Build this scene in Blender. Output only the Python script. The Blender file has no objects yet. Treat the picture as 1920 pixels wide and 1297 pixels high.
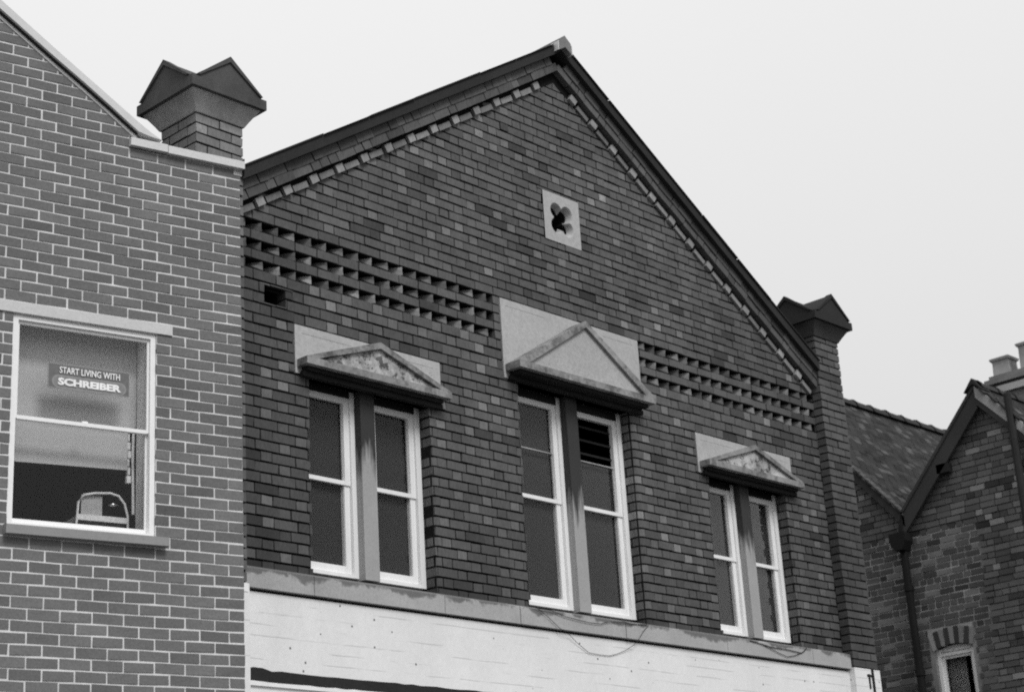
import bpy, math, random, zlib
from mathutils import Vector, Matrix, Euler
R = math.radians
random.seed(7)
S = bpy.context.scene
Z0 = 4.57                      # window sill height above the pavement

# ------------------------------------------------------------ camera
CAMP = Vector((-8.1379, -10.3536, -2.9689 + Z0)); FPX = 3382.65
YAW, PIT, ROL = R(47.4019), R(19.3211), R(-3.5855)
fw = Vector((math.sin(YAW)*math.cos(PIT), math.cos(YAW)*math.cos(PIT), math.sin(PIT)))
rt = Vector((math.cos(YAW), -math.sin(YAW), 0)); up = rt.cross(fw)
rt2 = rt*math.cos(ROL) + up*math.sin(ROL); up2 = -rt*math.sin(ROL) + up*math.cos(ROL)
cd = bpy.data.cameras.new('camera'); cam = bpy.data.objects.new('camera', cd); S.collection.objects.link(cam)
M = Matrix((rt2, up2, -fw)).transposed().to_4x4(); M.translation = CAMP; cam.matrix_world = M
cd.sensor_fit = 'HORIZONTAL'; cd.sensor_width = 36.0; cd.lens = FPX/1920*36
cd.clip_start = .1; cd.clip_end = 2000
cd.dof.use_dof = True; cd.dof.focus_distance = 14.0; cd.dof.aperture_fstop = 3.2
S.camera = cam
S.render.resolution_x = 1024; S.render.resolution_y = 691

# ------------------------------------------------------------ world: grey overcast daylight
SUN_EL, SUN_AZ = R(48), R(192)        # light from the street side, a little from the left
W = bpy.data.worlds.new('World'); S.world = W; W.use_nodes = True
wn, wl = W.node_tree.nodes, W.node_tree.links; wn.clear()
out = wn.new('ShaderNodeOutputWorld'); bg = wn.new('ShaderNodeBackground'); wl.new(bg.outputs[0], out.inputs[0])
sky = wn.new('ShaderNodeTexSky'); sky.sky_type = 'NISHITA'; sky.sun_disc = False
sky.sun_elevation = SUN_EL; sky.sun_rotation = SUN_AZ
bw = wn.new('ShaderNodeRGBToBW'); wl.new(sky.outputs[0], bw.inputs[0])
tc = wn.new('ShaderNodeTexCoord'); sx = wn.new('ShaderNodeSeparateXYZ'); wl.new(tc.outputs['Generated'], sx.inputs[0])
def wmath(op, a, b=None, c=None, clamp=False):
    n = wn.new('ShaderNodeMath'); n.operation = op; n.use_clamp = clamp
    for i, v in enumerate((a, b, c)):
        if v is None: continue
        if isinstance(v, (int, float)): n.inputs[i].default_value = v
        else: wl.new(v, n.inputs[i])
    return n.outputs[0]
zc = wmath('MAXIMUM', sx.outputs[2], 0.0)
cloud = wn.new('ShaderNodeTexNoise'); cloud.inputs['Scale'].default_value = 1.6; cloud.inputs['Detail'].default_value = 3
wl.new(tc.outputs['Generated'], cloud.inputs['Vector'])
g = wmath('MULTIPLY_ADD', zc, 4.7, 4.32)                 # an overcast sky: brighter towards the zenith
g = wmath('MULTIPLY_ADD', bw.outputs[0], .12, g)
g = wmath('MULTIPLY_ADD', cloud.outputs[0], .7, g)
wl.new(g, bg.inputs[0]); bg.inputs[1].default_value = .12
sd = bpy.data.lights.new('sun', 'SUN'); sd.energy = 2.0; sd.angle = R(22); sd.color = (1, 1, 1)
so = bpy.data.objects.new('sun', sd); S.collection.objects.link(so)
sv = Vector((math.sin(SUN_AZ)*math.cos(SUN_EL), math.cos(SUN_AZ)*math.cos(SUN_EL), math.sin(SUN_EL)))
so.rotation_euler = sv.to_track_quat('Z', 'Y').to_euler(); so.location = (0, -20, 30)
S.view_settings.view_transform = 'Standard'; S.view_settings.look = 'None'
S.view_settings.exposure = 0; S.view_settings.gamma = 1
S.cycles.use_denoising = False
S.cycles.max_bounces = 6
S.cycles.filter_width = 2.0

# ------------------------------------------------------------ materials (all neutral: the place is seen in black and white)
def material(name, base, rough=.88, tone=False, stain=.25, stain_scale=1.3, fine=.2, fine_scale=45., bump=.15, bump_scale=160., spec=.14,
             stretch=(1, 1, 1), spots=None, mask=None, dist=.004):
    m = bpy.data.materials.new(name); m.use_nodes = True
    N, L = m.node_tree.nodes, m.node_tree.links; N.clear()
    o = N.new('ShaderNodeOutputMaterial'); b = N.new('ShaderNodeBsdfPrincipled'); L.new(b.outputs[0], o.inputs[0])
    b.inputs['Roughness'].default_value = rough; b.inputs['Specular IOR Level'].default_value = spec
    geo = N.new('ShaderNodeNewGeometry'); mp = N.new('ShaderNodeMapping'); mp.inputs['Scale'].default_value = stretch
    L.new(geo.outputs['Position'], mp.inputs[0])
    def math_(op, a, c=None, d=None):
        n = N.new('ShaderNodeMath'); n.operation = op
        for i, v in enumerate((a, c, d)):
            if v is None: continue
            if isinstance(v, (int, float)): n.inputs[i].default_value = v
            else: L.new(v, n.inputs[i])
        return n.outputs[0]
    def noise(scale, detail=4, rgh=.6, vec=None):
        n = N.new('ShaderNodeTexNoise'); n.inputs['Scale'].default_value = scale; n.inputs['Detail'].default_value = detail
        n.inputs['Roughness'].default_value = rgh; L.new(vec or mp.outputs[0], n.inputs['Vector']); return n.outputs[0]
    v = math_('MULTIPLY_ADD', noise(stain_scale), stain*4, 1 - stain*2)
    f = math_('MULTIPLY_ADD', noise(fine_scale, 5, .7), fine*4, 1 - fine*2)
    v = math_('MULTIPLY', math_('MAXIMUM', v, .15), math_('MAXIMUM', f, .1))
    v = math_('MULTIPLY', v, base)
    if tone:
        at = N.new('ShaderNodeAttribute'); at.attribute_name = 'tone'; oi = N.new('ShaderNodeObjectInfo')
        t = math_('ADD', at.outputs['Fac'], oi.outputs['Color'])
        v = math_('MULTIPLY', v, t)
    if spots:                                             # (scale, threshold, dark value, stretch)
        sc, th, dk = spots
        s = noise(sc, 5, .65)
        r = N.new('ShaderNodeMapRange'); r.inputs['From Min'].default_value = th; r.inputs['From Max'].default_value = th + .05
        L.new(s, r.inputs['Value'])
        mx = N.new('ShaderNodeMix'); mx.data_type = 'FLOAT'; L.new(r.outputs[0], mx.inputs[0]); L.new(v, mx.inputs[2]); mx.inputs[3].default_value = dk
        v = mx.outputs[0]
    if mask: v = mask(N, L, geo, v, math_, noise)
    L.new(v, b.inputs['Base Color'])
    if bump:
        bn = N.new('ShaderNodeBump'); bn.inputs['Strength'].default_value = bump; bn.inputs['Distance'].default_value = dist
        L.new(noise(bump_scale, 5, .65), bn.inputs['Height']); L.new(bn.outputs[0], b.inputs['Normal'])
    return m

def pane_material(name, rough=.02, tint=1.0, ior=1.31):
    m = bpy.data.materials.new(name); m.use_nodes = True
    N, L = m.node_tree.nodes, m.node_tree.links; N.clear()
    o = N.new('ShaderNodeOutputMaterial'); t = N.new('ShaderNodeBsdfTransparent'); gl = N.new('ShaderNodeBsdfGlossy'); mx = N.new('ShaderNodeMixShader')
    t.inputs[0].default_value = (tint, tint, tint, 1)
    gl.inputs['Roughness'].default_value = rough; fr = N.new('ShaderNodeFresnel'); fr.inputs[0].default_value = ior
    nz = N.new('ShaderNodeTexNoise'); nz.inputs['Scale'].default_value = 1.2; geo = N.new('ShaderNodeNewGeometry'); L.new(geo.outputs['Position'], nz.inputs[0])
    bn = N.new('ShaderNodeBump'); bn.inputs['Strength'].default_value = .05; bn.inputs['Distance'].default_value = .005; L.new(nz.outputs[0], bn.inputs['Height']); L.new(bn.outputs[0], gl.inputs['Normal'])
    L.new(fr.outputs[0], mx.inputs[0]); L.new(t.outputs[0], mx.inputs[1]); L.new(gl.outputs[0], mx.inputs[2]); L.new(mx.outputs[0], o.inputs[0])
    return m

def stain_edge(N, L, geo, v, m_, noise):                  # lichen and soot on pediment stone
    s = noise(5.5, 8, .72)
    r = N.new('ShaderNodeMapRange'); r.inputs['From Min'].default_value = .46; r.inputs['From Max'].default_value = .62; r.inputs['To Min'].default_value = 1; r.inputs['To Max'].default_value = .4
    L.new(s, r.inputs['Value']); return m_('MULTIPLY', v, r.outputs[0])

def paint_joints(N, L, geo, v, m_, noise):                # faint brick courses under the white paint, broken up
    sp = N.new('ShaderNodeSeparateXYZ'); L.new(geo.outputs['Position'], sp.inputs[0])
    wob = noise(3.0, 2, .5)
    zz = m_('MULTIPLY_ADD', wob, .012, sp.outputs[2])
    ph = m_('FRACT', m_('DIVIDE', zz, .085))
    line = N.new('ShaderNodeMapRange'); line.inputs['From Min'].default_value = .14; line.inputs['From Max'].default_value = .0; L.new(ph, line.inputs['Value'])
    mp2 = N.new('ShaderNodeMapping'); mp2.inputs['Scale'].default_value = (.8, 1, 9); L.new(geo.outputs['Position'], mp2.inputs[0])
    br = noise(2.2, 4, .6, mp2.outputs[0])
    gate = N.new('ShaderNodeMapRange'); gate.inputs['From Min'].default_value = .49; gate.inputs['From Max'].default_value = .56; L.new(br, gate.inputs['Value'])
    k = m_('MULTIPLY', line.outputs[0], gate.outputs[0])
    v = m_('MULTIPLY', v, m_('MULTIPLY_ADD', k, -.38, 1))
    vo = N.new('ShaderNodeTexVoronoi'); vo.inputs['Scale'].default_value = 7.5; L.new(geo.outputs['Position'], vo.inputs['Vector'])
    sp2 = N.new('ShaderNodeMapRange'); sp2.inputs['From Min'].default_value = .06; sp2.inputs['From Max'].default_value = .09; sp2.inputs['To Min'].default_value = .25; sp2.inputs['To Max'].default_value = 1
    L.new(vo.outputs['Distance'], sp2.inputs['Value'])
    return m_('MULTIPLY', v, sp2.outputs[0])

def sill_stain(N, L, geo, v, m_, noise):                  # dirty upper edge of the sill course
    sp = N.new('ShaderNodeSeparateXYZ'); L.new(geo.outputs['Position'], sp.inputs[0])
    e = m_('MULTIPLY_ADD', noise(2.6, 5, .65), .34, m_('ADD', sp.outputs[2], -Z0 - .17))
    r = N.new('ShaderNodeMapRange'); r.inputs['From Min'].default_value = -.045; r.inputs['From Max'].default_value = -.02; r.inputs['To Min'].default_value = 1; r.inputs['To Max'].default_value = .42
    L.new(e, r.inputs['Value']); return m_('MULTIPLY', v, r.outputs[0])

def repoint(N, L, geo, v, m_, noise):                     # right-hand house: lower area repointed in pale mortar
    sp = N.new('ShaderNodeSeparateXYZ'); L.new(geo.outputs['Position'], sp.inputs[0])
    n1 = noise(2.0, 4, .6)
    a = m_('MULTIPLY_ADD', n1, .35, m_('SUBTRACT', sp.outputs[1], .72 + .17))
    b_ = m_('SUBTRACT', 2.27 + Z0 + .03, m_('MULTIPLY_ADD', n1, .1, sp.outputs[2]))
    def ramp(x, lo, hi):
        r = N.new('ShaderNodeMapRange'); r.inputs['From Min'].default_value = lo; r.inputs['From Max'].default_value = hi; L.new(x, r.inputs['Value']); return r.outputs[0]
    k = m_('MULTIPLY', ramp(a, 0, .05), ramp(b_, 0, .03))
    low = ramp(sp.outputs[2], Z0 + .2, Z0 + 1.3)
    k = m_('MULTIPLY', k, m_('MULTIPLY_ADD', low, .6, .4))
    return m_('MULTIPLY', v, m_('MULTIPLY_ADD', k, 8.0, 1))

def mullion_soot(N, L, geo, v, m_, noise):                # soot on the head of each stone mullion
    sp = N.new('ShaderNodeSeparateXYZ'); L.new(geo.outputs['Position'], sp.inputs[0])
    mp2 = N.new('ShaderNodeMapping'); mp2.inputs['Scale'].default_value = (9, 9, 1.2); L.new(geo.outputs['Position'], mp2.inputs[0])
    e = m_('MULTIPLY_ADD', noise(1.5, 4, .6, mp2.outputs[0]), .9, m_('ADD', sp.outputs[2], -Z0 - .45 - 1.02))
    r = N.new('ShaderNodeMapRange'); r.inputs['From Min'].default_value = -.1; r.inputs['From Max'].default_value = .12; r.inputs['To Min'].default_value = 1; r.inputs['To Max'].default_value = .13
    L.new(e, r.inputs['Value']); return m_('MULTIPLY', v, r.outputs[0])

MT = {}
MT['brick']      = material('sooty_brick', 1.0, tone=True, stain=.2, stain_scale=1.7, stretch=(1.6, 1.6, .55), fine=.24, fine_scale=30, bump=.5, bump_scale=55)
MT['joint']      = material('black_mortar', spec=.03, base= .013, stain=.2, bump=.3)
MT['newbrick']   = material('modern_brick', 1.0, tone=True, stain=.11, stain_scale=2.2, fine=.24, fine_scale=70, bump=.35, bump_scale=120, dist=.003)
MT['newjoint']   = material('pale_mortar', .66, stain=.2, stain_scale=5, fine=.12, bump=.3)
MT['oldbrick']   = material('worn_brick', 1.0, tone=True, stain=.16, fine=.2, bump=.4, bump_scale=50)
MT['oldjoint']   = material('patched_mortar', spec=.03, base= .042, stain=.15, bump=.3, mask=repoint)
MT['stone']      = material('pale_stone', .40, stain=.1, fine=.16, fine_scale=28, bump=.6, bump_scale=60, spots=(9, .66, .16))
MT['pedstone']   = material('weathered_stone', .27, stain=.25, stain_scale=4, fine=.22, fine_scale=30, bump=.7, bump_scale=50, mask=stain_edge)
MT['tymp']       = material('tympanum_stone', .38, stain=.1, fine=.2, fine_scale=30, bump=.8, bump_scale=60)
MT['tympworn']   = material('flaking_stone', .5, spots=(15, .53, .13), stain=.2, stain_scale=4, fine=.22, fine_scale=30, bump=.8, bump_scale=45, mask=stain_edge)
MT['sill']       = material('sill_stone', .37, stain=.12, stain_scale=3, fine=.14, bump=.5, mask=sill_stain)
MT['capstone']   = material('sooty_capstone', .08, stain=.3, stain_scale=3.2, fine=.2, bump=.5)
MT['flarestone'] = material('worn_capstone', .33, stain=.4, stain_scale=3.0, fine=.2, bump=.5)
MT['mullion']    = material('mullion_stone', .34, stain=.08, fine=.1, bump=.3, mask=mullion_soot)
MT['white']      = material('white_window_paint', .80, rough=.55, stain=.05, stain_scale=4, fine=.05, fine_scale=20, bump=.25, bump_scale=40, stretch=(1, 1, .3), spots=(14, .71, .3))
MT['newwhite']   = material('clean_white_paint', .82, rough=.45, stain=.03, fine=.04, bump=.05)
MT['soot_shade']       = material('soot_and_shade', spec=.03, base= .025, stain=.3, bump=.3)  # soot, with the shade under hoods and eaves put into the black
MT['fascia']     = material('painted_brick_white', .73, stretch=(1, 1, .5), stain=.08, stain_scale=2, fine=.05, bump=.35, bump_scale=30, dist=.008, mask=paint_joints)
MT['black']      = material('black_paint_and_shade', spec=.03, base= .03, rough=.6, stain=.1, bump=.2)  # black paint; also colours the painted shadow line under the sill
MT['slate']      = material('dark_verge', spec=.03, base= .036, rough=.8, stain=.2, bump=.3)
MT['leadgrey']   = material('pale_lead', .62, rough=.7, stain=.08, stain_scale=5, fine=.06, bump=.2)
MT['coping']     = material('cast_coping', .62, stain=.07, fine=.1, bump=.4, bump_scale=60)
MT['lintel']     = material('cast_lintel', .56, stain=.06, fine=.1, bump=.4, bump_scale=70, spots=(16, .68, .3))
MT['newsill']    = material('cast_sill', .27, stain=.08, fine=.1, bump=.3)
MT['iron']       = material('black_iron', spec=.03, base= .018, rough=.5, stain=.2, bump=.15)
MT['tile']       = material('roof_tile', 1.0, tone=True, rough=.85, stain=.22, stain_scale=2.4, fine=.2, bump=.4)
MT['board']      = material('dark_bargeboard', spec=.03, base= .05, rough=.75, stain=.15, bump=.15)
MT['dark']       = material('dark_room', spec=.03, base= .06, stain=.05, bump=0)
MT['darkblind']  = material('dark_blind_cloth', spec=.03, base= .036, stain=.08, stain_scale=3, fine=.05, bump=0)
MT['blind']      = material('grey_blind', .62, rough=.9, stain=.03, fine=.02, bump=0)
MT['plaster']    = material('white_reveal', .93, stain=.05, bump=0)
MT['potclay']    = material('pale_clay', .33, stain=.25, stain_scale=5, fine=.15, bump=.3)
MT['stack']      = material('stack_render', .2, stain=.25, stain_scale=3, bump=.3)
MT['palestring'] = material('pale_string', .4, stain=.2, bump=.3)
MT['chrome']     = material('chrome', .75, rough=.22, stain=.02, fine=.02, bump=0); MT['chrome'].node_tree.nodes['Principled BSDF'].inputs['Metallic'].default_value = 1
MT['vinyl']      = material('white_vinyl', .88, rough=.5, stain=.03, bump=0)
MT['curtain']    = material('grey_curtain', .45, stain=.1, bump=0)
MT['asphalt']    = material('asphalt', .06, stain=.15, bump=.5)
MT['paving']     = material('paving', .24, stain=.15, bump=.4)
MT['kerb']       = material('kerb_stone', .3, stain=.15, bump=.4)
MT['stickerbg']  = material('sticker_ground', .15, rough=.5, stain=.02, bump=0)
MT['stickermid'] = material('sticker_badge', .22, rough=.5, stain=.02, bump=0)
MT['stickerline'] = material('sticker_line', .27, rough=.5, stain=.02, bump=0)
MT['stickertext'] = material('sticker_letters', .85, rough=.5, stain=.02, bump=0)
MT['glass']      = pane_material('window_glass')
MT['dirtyglass'] = pane_material('dull_glass', .05, ior=1.16)

# ------------------------------------------------------------ mesh helpers
COL = S.collection
class MB:
    def __init__(s): s.v = []; s.f = []; s.t = []
    def face(s, pts, tone=0.):
        n = len(s.v); s.v += [tuple(p) for p in pts]; s.f.append(tuple(range(n, n + len(pts)))); s.t.append(tone)
    def raw(s, verts, faces, tone=0., mat=None):
        n = len(s.v); s.v += [tuple(mat @ Vector(p)) if mat else tuple(p) for p in verts]
        s.f += [tuple(i + n for i in f) for f in faces]; s.t += [tone]*len(faces)
    def box(s, x0, x1, y0, y1, z0, z1, tone=0., mat=None):
        v = [(x, y, z) for z in (z0, z1) for y in (y0, y1) for x in (x0, x1)]
        s.raw(v, BOXF, tone, mat); return s
    def prism(s, poly, y0, y1, tone=0., mat=None):       # polygon in (x,z), extruded in y
        n = len(poly); v = [(x, y0, z) for x, z in poly] + [(x, y1, z) for x, z in poly]
        area = sum(poly[i][0]*poly[(i+1) % n][1] - poly[(i+1) % n][0]*poly[i][1] for i in range(n))
        idx = list(range(n)) if area > 0 else list(range(n))[::-1]
        f = [tuple(idx), tuple(i + n for i in idx[::-1])]
        for k in range(n):
            a, b = idx[k], idx[(k+1) % n]; f.append((a, a + n, b + n, b)[::1] if area > 0 else (a, a + n, b + n, b))
        s.raw(v, f, tone, mat); return s
    def tube(s, pts, r, seg=6, tone=0.):
        pts = [Vector(p) for p in pts]; rings = []
        for i, p in enumerate(pts):
            d = (pts[min(i+1, len(pts)-1)] - pts[max(i-1, 0)]).normalized()
            a = d.cross(Vector((0, 0, 1)) if abs(d.z) < .9 else Vector((1, 0, 0))).normalized(); b = d.cross(a)
            rr = r[i] if isinstance(r, (list, tuple)) else r
            rings.append([p + (a*math.cos(2*math.pi*k/seg) + b*math.sin(2*math.pi*k/seg))*rr for k in range(seg)])
        v = [q for g_ in rings for q in g_]; f = []
        for i in range(len(pts)-1):
            for k in range(seg):
                k2 = (k+1) % seg; f.append((i*seg+k, i*seg+k2, (i+1)*seg+k2, (i+1)*seg+k))
        f += [tuple(range(seg))[::-1], tuple((len(pts)-1)*seg + k for k in range(seg))]
        s.raw(v, f, tone); return s
    def mesh(s, name, mat, smooth=False):
        me = bpy.data.meshes.new(name); me.from_pydata(s.v, [], s.f); me.materials.append(mat)
        if any(s.t):
            a = me.attributes.new('tone', 'FLOAT', 'FACE'); a.data.foreach_set('value', s.t)
        if smooth: me.polygons.foreach_set('use_smooth', [True]*len(me.polygons))
        me.update(); return me
    def build(s, name, mat, parent=None, smooth=False, **props):
        o = bpy.data.objects.new(name, s.mesh(name, mat, smooth)); COL.objects.link(o); o.parent = parent
        if any(s.t): o.color = (0, 0, 0, 1)
        for k, v in props.items(): o[k] = v
        return o
BOXF = [(0, 2, 3, 1), (4, 5, 7, 6), (0, 1, 5, 4), (2, 6, 7, 3), (0, 4, 6, 2), (1, 3, 7, 5)]
def thing(name, label, cat, loc=(0, 0, 0), rz=0, group=None):
    o = bpy.data.objects.new(name, None); COL.objects.link(o); o.location = loc; o.rotation_euler = (0, 0, rz); o.empty_display_size = .3
    o['label'] = label; o['category'] = cat
    if group: o['group'] = group
    return o
def B(x0, x1, y0, y1, z0, z1): return MB().box(x0, x1, y0, y1, z0, z1)

# ------------------------------------------------------------ bricks: every piece is a block; the 300 that show largest become parts
def block_verts(kind, w, d, h, r):
    a, b, c = w/2, d/2, h/2; j = lambda: r.uniform(-.0024, .0024)
    if kind == 'box':
        v = [(x + j(), y + (j() if y < 0 else 0), z + j()) for z in (-c, c) for y in (-b, b) for x in (-a, a)]
        return v, BOXF
    if isinstance(kind, tuple):                            # brick cut to a rake: polygon about its centre
        n = len(kind); v = [(x, -b, z) for x, z in kind] + [(x, b, z) for x, z in kind]
        return v, [tuple(range(n)), tuple(range(n, 2*n))[::-1]] + [(i, i + n, (i+1) % n + n, (i+1) % n) for i in range(n)]
    if kind in ('roundR', 'roundL'):                       # bullnosed jamb brick
        rr = .05; pr = [(-a, -b)] + [(a - rr + rr*math.sin(t), -b + rr - rr*math.cos(t)) for t in [i*math.pi/8 for i in range(5)]] + [(a, b), (-a, b)]
        if kind == 'roundL': pr = [(-x, y) for x, y in pr][::-1]
        n = len(pr); v = [(x, y, -c) for x, y in pr] + [(x, y, c) for x, y in pr]
        f = [tuple(range(n))[::-1], tuple(range(n, 2*n))] + [(i, (i+1) % n, (i+1) % n + n, i + n) for i in range(n)]
        return v, f
    if kind == 'tooth':                                    # brick laid on the diagonal, its arris to the street, roughened
        q = r.uniform(-.006, .006); k = lambda s=.006: r.uniform(-s, s)
        A = (q, -b + abs(k(.006))); Bp = (a, b); C_ = (-a, b)
        mx, my = (A[0]+C_[0])/2, (A[1]+C_[1])/2
        v = []
        for z in (-c, 0, c):
            v += [(A[0] + k(.004), A[1] + k(.005), z), (mx + k(.01) - r.uniform(-.004, .02)*(z != -c), my + r.uniform(-.02, .012)*(z != c), z + k(.01)*(z == 0)), (C_[0], C_[1], z), (Bp[0], Bp[1], z)]
        f = []
        for L_ in (0, 4):
            for i in range(4):
                i2 = (i+1) % 4; f.append((L_+i, L_+i+4, L_+i2+4, L_+i2))
        f += [(0, 1, 2, 3), (11, 10, 9, 8)]
        return v, f
def rake_brick(blk, q, cuts, y, dep, tone, jit=.35):      # rectangle q clipped by half-planes, laid as one brick
    p = [(q[0], q[2]), (q[1], q[2]), (q[1], q[3]), (q[0], q[3])]
    for c in cuts:
        if len(p) > 2: p = clip(p, *c)
    if len(p) < 3: return
    xs, zs = [a for a, _ in p], [b for _, b in p]
    if max(xs) - min(xs) < .015 or max(zs) - min(zs) < .015: return
    cx, cz = (min(xs)+max(xs))/2, (min(zs)+max(zs))/2
    full = abs((max(xs)-min(xs)) - (q[1]-q[0])) < 1e-6 and len(p) == 4 and abs(max(zs)-min(zs)-(q[3]-q[2])) < 1e-6
    blk.add((cx, y + dep/2, zz(cz)), (max(xs)-min(xs), dep, max(zs)-min(zs)), tone, kind='box' if full else tuple((a - cx, b - cz) for a, b in p), jit=jit)
class Blocks:
    def __init__(s, root, name, mat, matrix, seed): s.root, s.name, s.mat, s.M, s.items, s.rng = root, name, mat, matrix, [], random.Random(seed)
    def add(s, c, dims, tone, rot=(0, 0, 0), kind='box', jit=1.):
        r = s.rng
        if min(dims) < .006: return
        G = lambda s_: max(-2*s_, min(2*s_, r.gauss(0, s_)))
        c = Vector(c) + Vector((G(.0009), G(.0024)*jit, G(.0009)))
        rot = Euler((rot[0] + G(.006)*jit, rot[1] + G(.0042)*jit, rot[2] + G(.006)*jit))
        s.items.append((c, tuple(dims), max(.01, tone), rot, kind))
    def finish(s, limit=300, dust='brick_courses'):
        def score(it):
            p = s.M @ it[0]; d = p - CAMP; w = d.dot(fw)
            if w < 1: return 0
            u, v = 960 + FPX*d.dot(rt2)/w, 648.5 - FPX*d.dot(up2)/w
            if not (-15 < u < 1935 and -15 < v < 1312): return 0
            n = s.M.to_3x3() @ (it[3].to_matrix() @ Vector((0, -1, 0)))
            return it[1][0]*it[1][2]*max(.05, -n.dot(d.normalized()))/w/w if s.name != 'tile' else 1/w/w
        order = sorted(range(len(s.items)), key=lambda i: -score(s.items[i]))
        top, rest = order[:limit], order[limit:]
        cache = {}
        for i in top:
            c, dims, tone, rot, kind = s.items[i]
            key = (kind, tuple(round(x/.004) for x in dims), i % 3)
            if key not in cache:
                m = MB(); v, f = block_verts(kind, *dims, random.Random(zlib.crc32(repr(key).encode()))); m.raw(v, f); cache[key] = m.mesh(s.name, s.mat)
            o = bpy.data.objects.new(s.name, cache[key]); COL.objects.link(o); o.parent = s.root
            o.location = c; o.rotation_euler = rot; o.color = (tone, tone, tone, 1)
        if rest:
            m = MB(); r = random.Random(3)
            for i in rest:
                c, dims, tone, rot, kind = s.items[i]
                v, f = block_verts(kind, *dims, r); m.raw(v, f, tone, Matrix.Translation(c) @ rot.to_matrix().to_4x4())
            m.build(dust, s.mat, s.root, kind='stuff')
def cut(rect, holes):                                      # rectangle minus rectangles
    out_ = [rect]
    for hx0, hx1, hz0, hz1 in holes:
        nxt = []
        for x0, x1, z0, z1 in out_:
            if hx0 >= x1 or hx1 <= x0 or hz0 >= z1 or hz1 <= z0: nxt.append((x0, x1, z0, z1)); continue
            if hz0 - z0 > .004: nxt.append((x0, x1, z0, hz0))
            if z1 - hz1 > .004: nxt.append((x0, x1, hz1, z1))
            a, b = max(z0, hz0), min(z1, hz1)
            if hx0 > x0: nxt.append((x0, hx0, a, b))
            if hx1 < x1: nxt.append((hx1, x1, a, b))
        out_ = nxt
    return [q for q in out_ if q[1]-q[0] > .007 and q[3]-q[2] > .007]
def clip_(poly, a, b, c):
    return clip(poly, a, b, c)
def clip(poly, a, b, c):                                   # keep a*x + b*z <= c
    o_ = []
    for i in range(len(poly)):
        p, q = poly[i], poly[(i+1) % len(poly)]; dp, dq = a*p[0]+b*p[1]-c, a*q[0]+b*q[1]-c
        if dp <= 0: o_.append(p)
        if dp*dq < 0: t = dp/(dp-dq); o_.append((p[0]+(q[0]-p[0])*t, p[1]+(q[1]-p[1])*t))
    return o_
def sheet(m, x0, x1, z0, z1, holes, y, planes=(), back=.25):  # a wall face at depth y with real openings; holes are (x0,x1,z0,z1,depth or None)
    xs = sorted({x0, x1} | {h[i] for h in holes for i in (0, 1) if x0 < h[i] < x1}); zs = sorted({z0, z1} | {h[i] for h in holes for i in (2, 3) if z0 < h[i] < z1})
    for i in range(len(xs)-1):
        for k in range(len(zs)-1):
            cx, cz = (xs[i]+xs[i+1])/2, (zs[k]+zs[k+1])/2
            if any(h[0] < cx < h[1] and h[2] < cz < h[3] for h in holes): continue
            p = [(xs[i], zs[k]), (xs[i+1], zs[k]), (xs[i+1], zs[k+1]), (xs[i], zs[k+1])]
            for pl in planes: p = clip(p, *pl) if len(p) > 2 else p
            if len(p) > 2: m.face([(x, y, z) for x, z in p])
    for h in holes:
        a, b, c, d = h[:4]; dp = h[4] if len(h) > 4 and h[4] else back
        m.face([(a, y, c), (a, y+dp, c), (a, y+dp, d), (a, y, d)]); m.face([(b, y, c), (b, y, d), (b, y+dp, d), (b, y+dp, c)])
        m.face([(a, y, c), (b, y, c), (b, y+dp, c), (a, y+dp, c)]); m.face([(a, y, d), (a, y+dp, d), (b, y+dp, d), (b, y, d)])
        if len(h) > 4 and h[4]: m.face([(a, y+dp, c), (b, y+dp, c), (b, y+dp, d), (a, y+dp, d)])

# ------------------------------------------------------------ the ground
o = MB(); o.face([(-300, -300, 0), (300, -300, 0), (300, 300, 0), (-300, 300, 0)]); o.build('road', MT['asphalt'], kind='structure')
o = B(-40, 12.4, -2.6, 14, .004, .12); o.build('pavement', MT['paving'], kind='structure')
o = MB()
for i in range(52): o.box(-40 + i, -39.01 + i, -2.75, -2.602, .004, .125)
o.build('kerb', MT['kerb'], kind='structure')

# ============================================================ 1. the old gabled building
XC = 3.9495; W2 = 2*XC; PW = .4535; PP = .11
main = thing('gabled_building', 'old dark brick gabled front with three pedimented windows above a white painted band', 'building', (XC, 0, 0))
MM = Matrix.Translation((XC, 0, Z0))
class Off: pass
mroot = bpy.data.objects.new('unused', None)
# local frame of the main building = world shifted by (XC, 0, 0): geometry below is written with x from the left pilaster, z from the sill
bpy.data.objects.remove(mroot)
main.location = (0, 0, 0)
ROOTZ = Z0
MM = Matrix.Translation((0, 0, 0))
def zz(z): return z + Z0
SL = .6369; ZIN = 5.3042
def rake(x, off=0.): return ZIN - SL*abs(x - XC) + off
WIN = [(.725, 2.045, 1.385), (3.161, 4.72, 3.93), (5.862, 7.165, 6.514)]
PAN = [(.584, 2.186, 1.632, 2.038), (2.991, 4.918, 2.07, 2.828), (5.713, 7.315, 1.632, 2.038)]
zc_ = [0.]
for i in range(24): zc_.append(zc_[-1] + .0852)
for i in range(4): zc_.append(zc_[-1] + .0935)
DT0 = zc_[-1]
for i in range(5): zc_.append(zc_[-1] + .0832)
DT1 = zc_[-1]
for i in range(29): zc_.append(zc_[-1] + .0858)
TEETH = [(zc_[28], zc_[29]), (zc_[30], zc_[31]), (zc_[32], zc_[33])]
VENT = (XC - .275, XC + .235, 3.59, 4.09)
HOLE = (.285, .505, zc_[25] + .02, zc_[27] - .02)
holes = [(a, b, -.02, p[2] + .01) for (a, b, _), p in zip(WIN, PAN)] + list(PAN) + [VENT, HOLE]
DENT = []
for z0, z1 in TEETH: DENT += [(0.0, PAN[1][0], z0, z1), (PAN[1][1], W2, z0, z1)]
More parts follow.
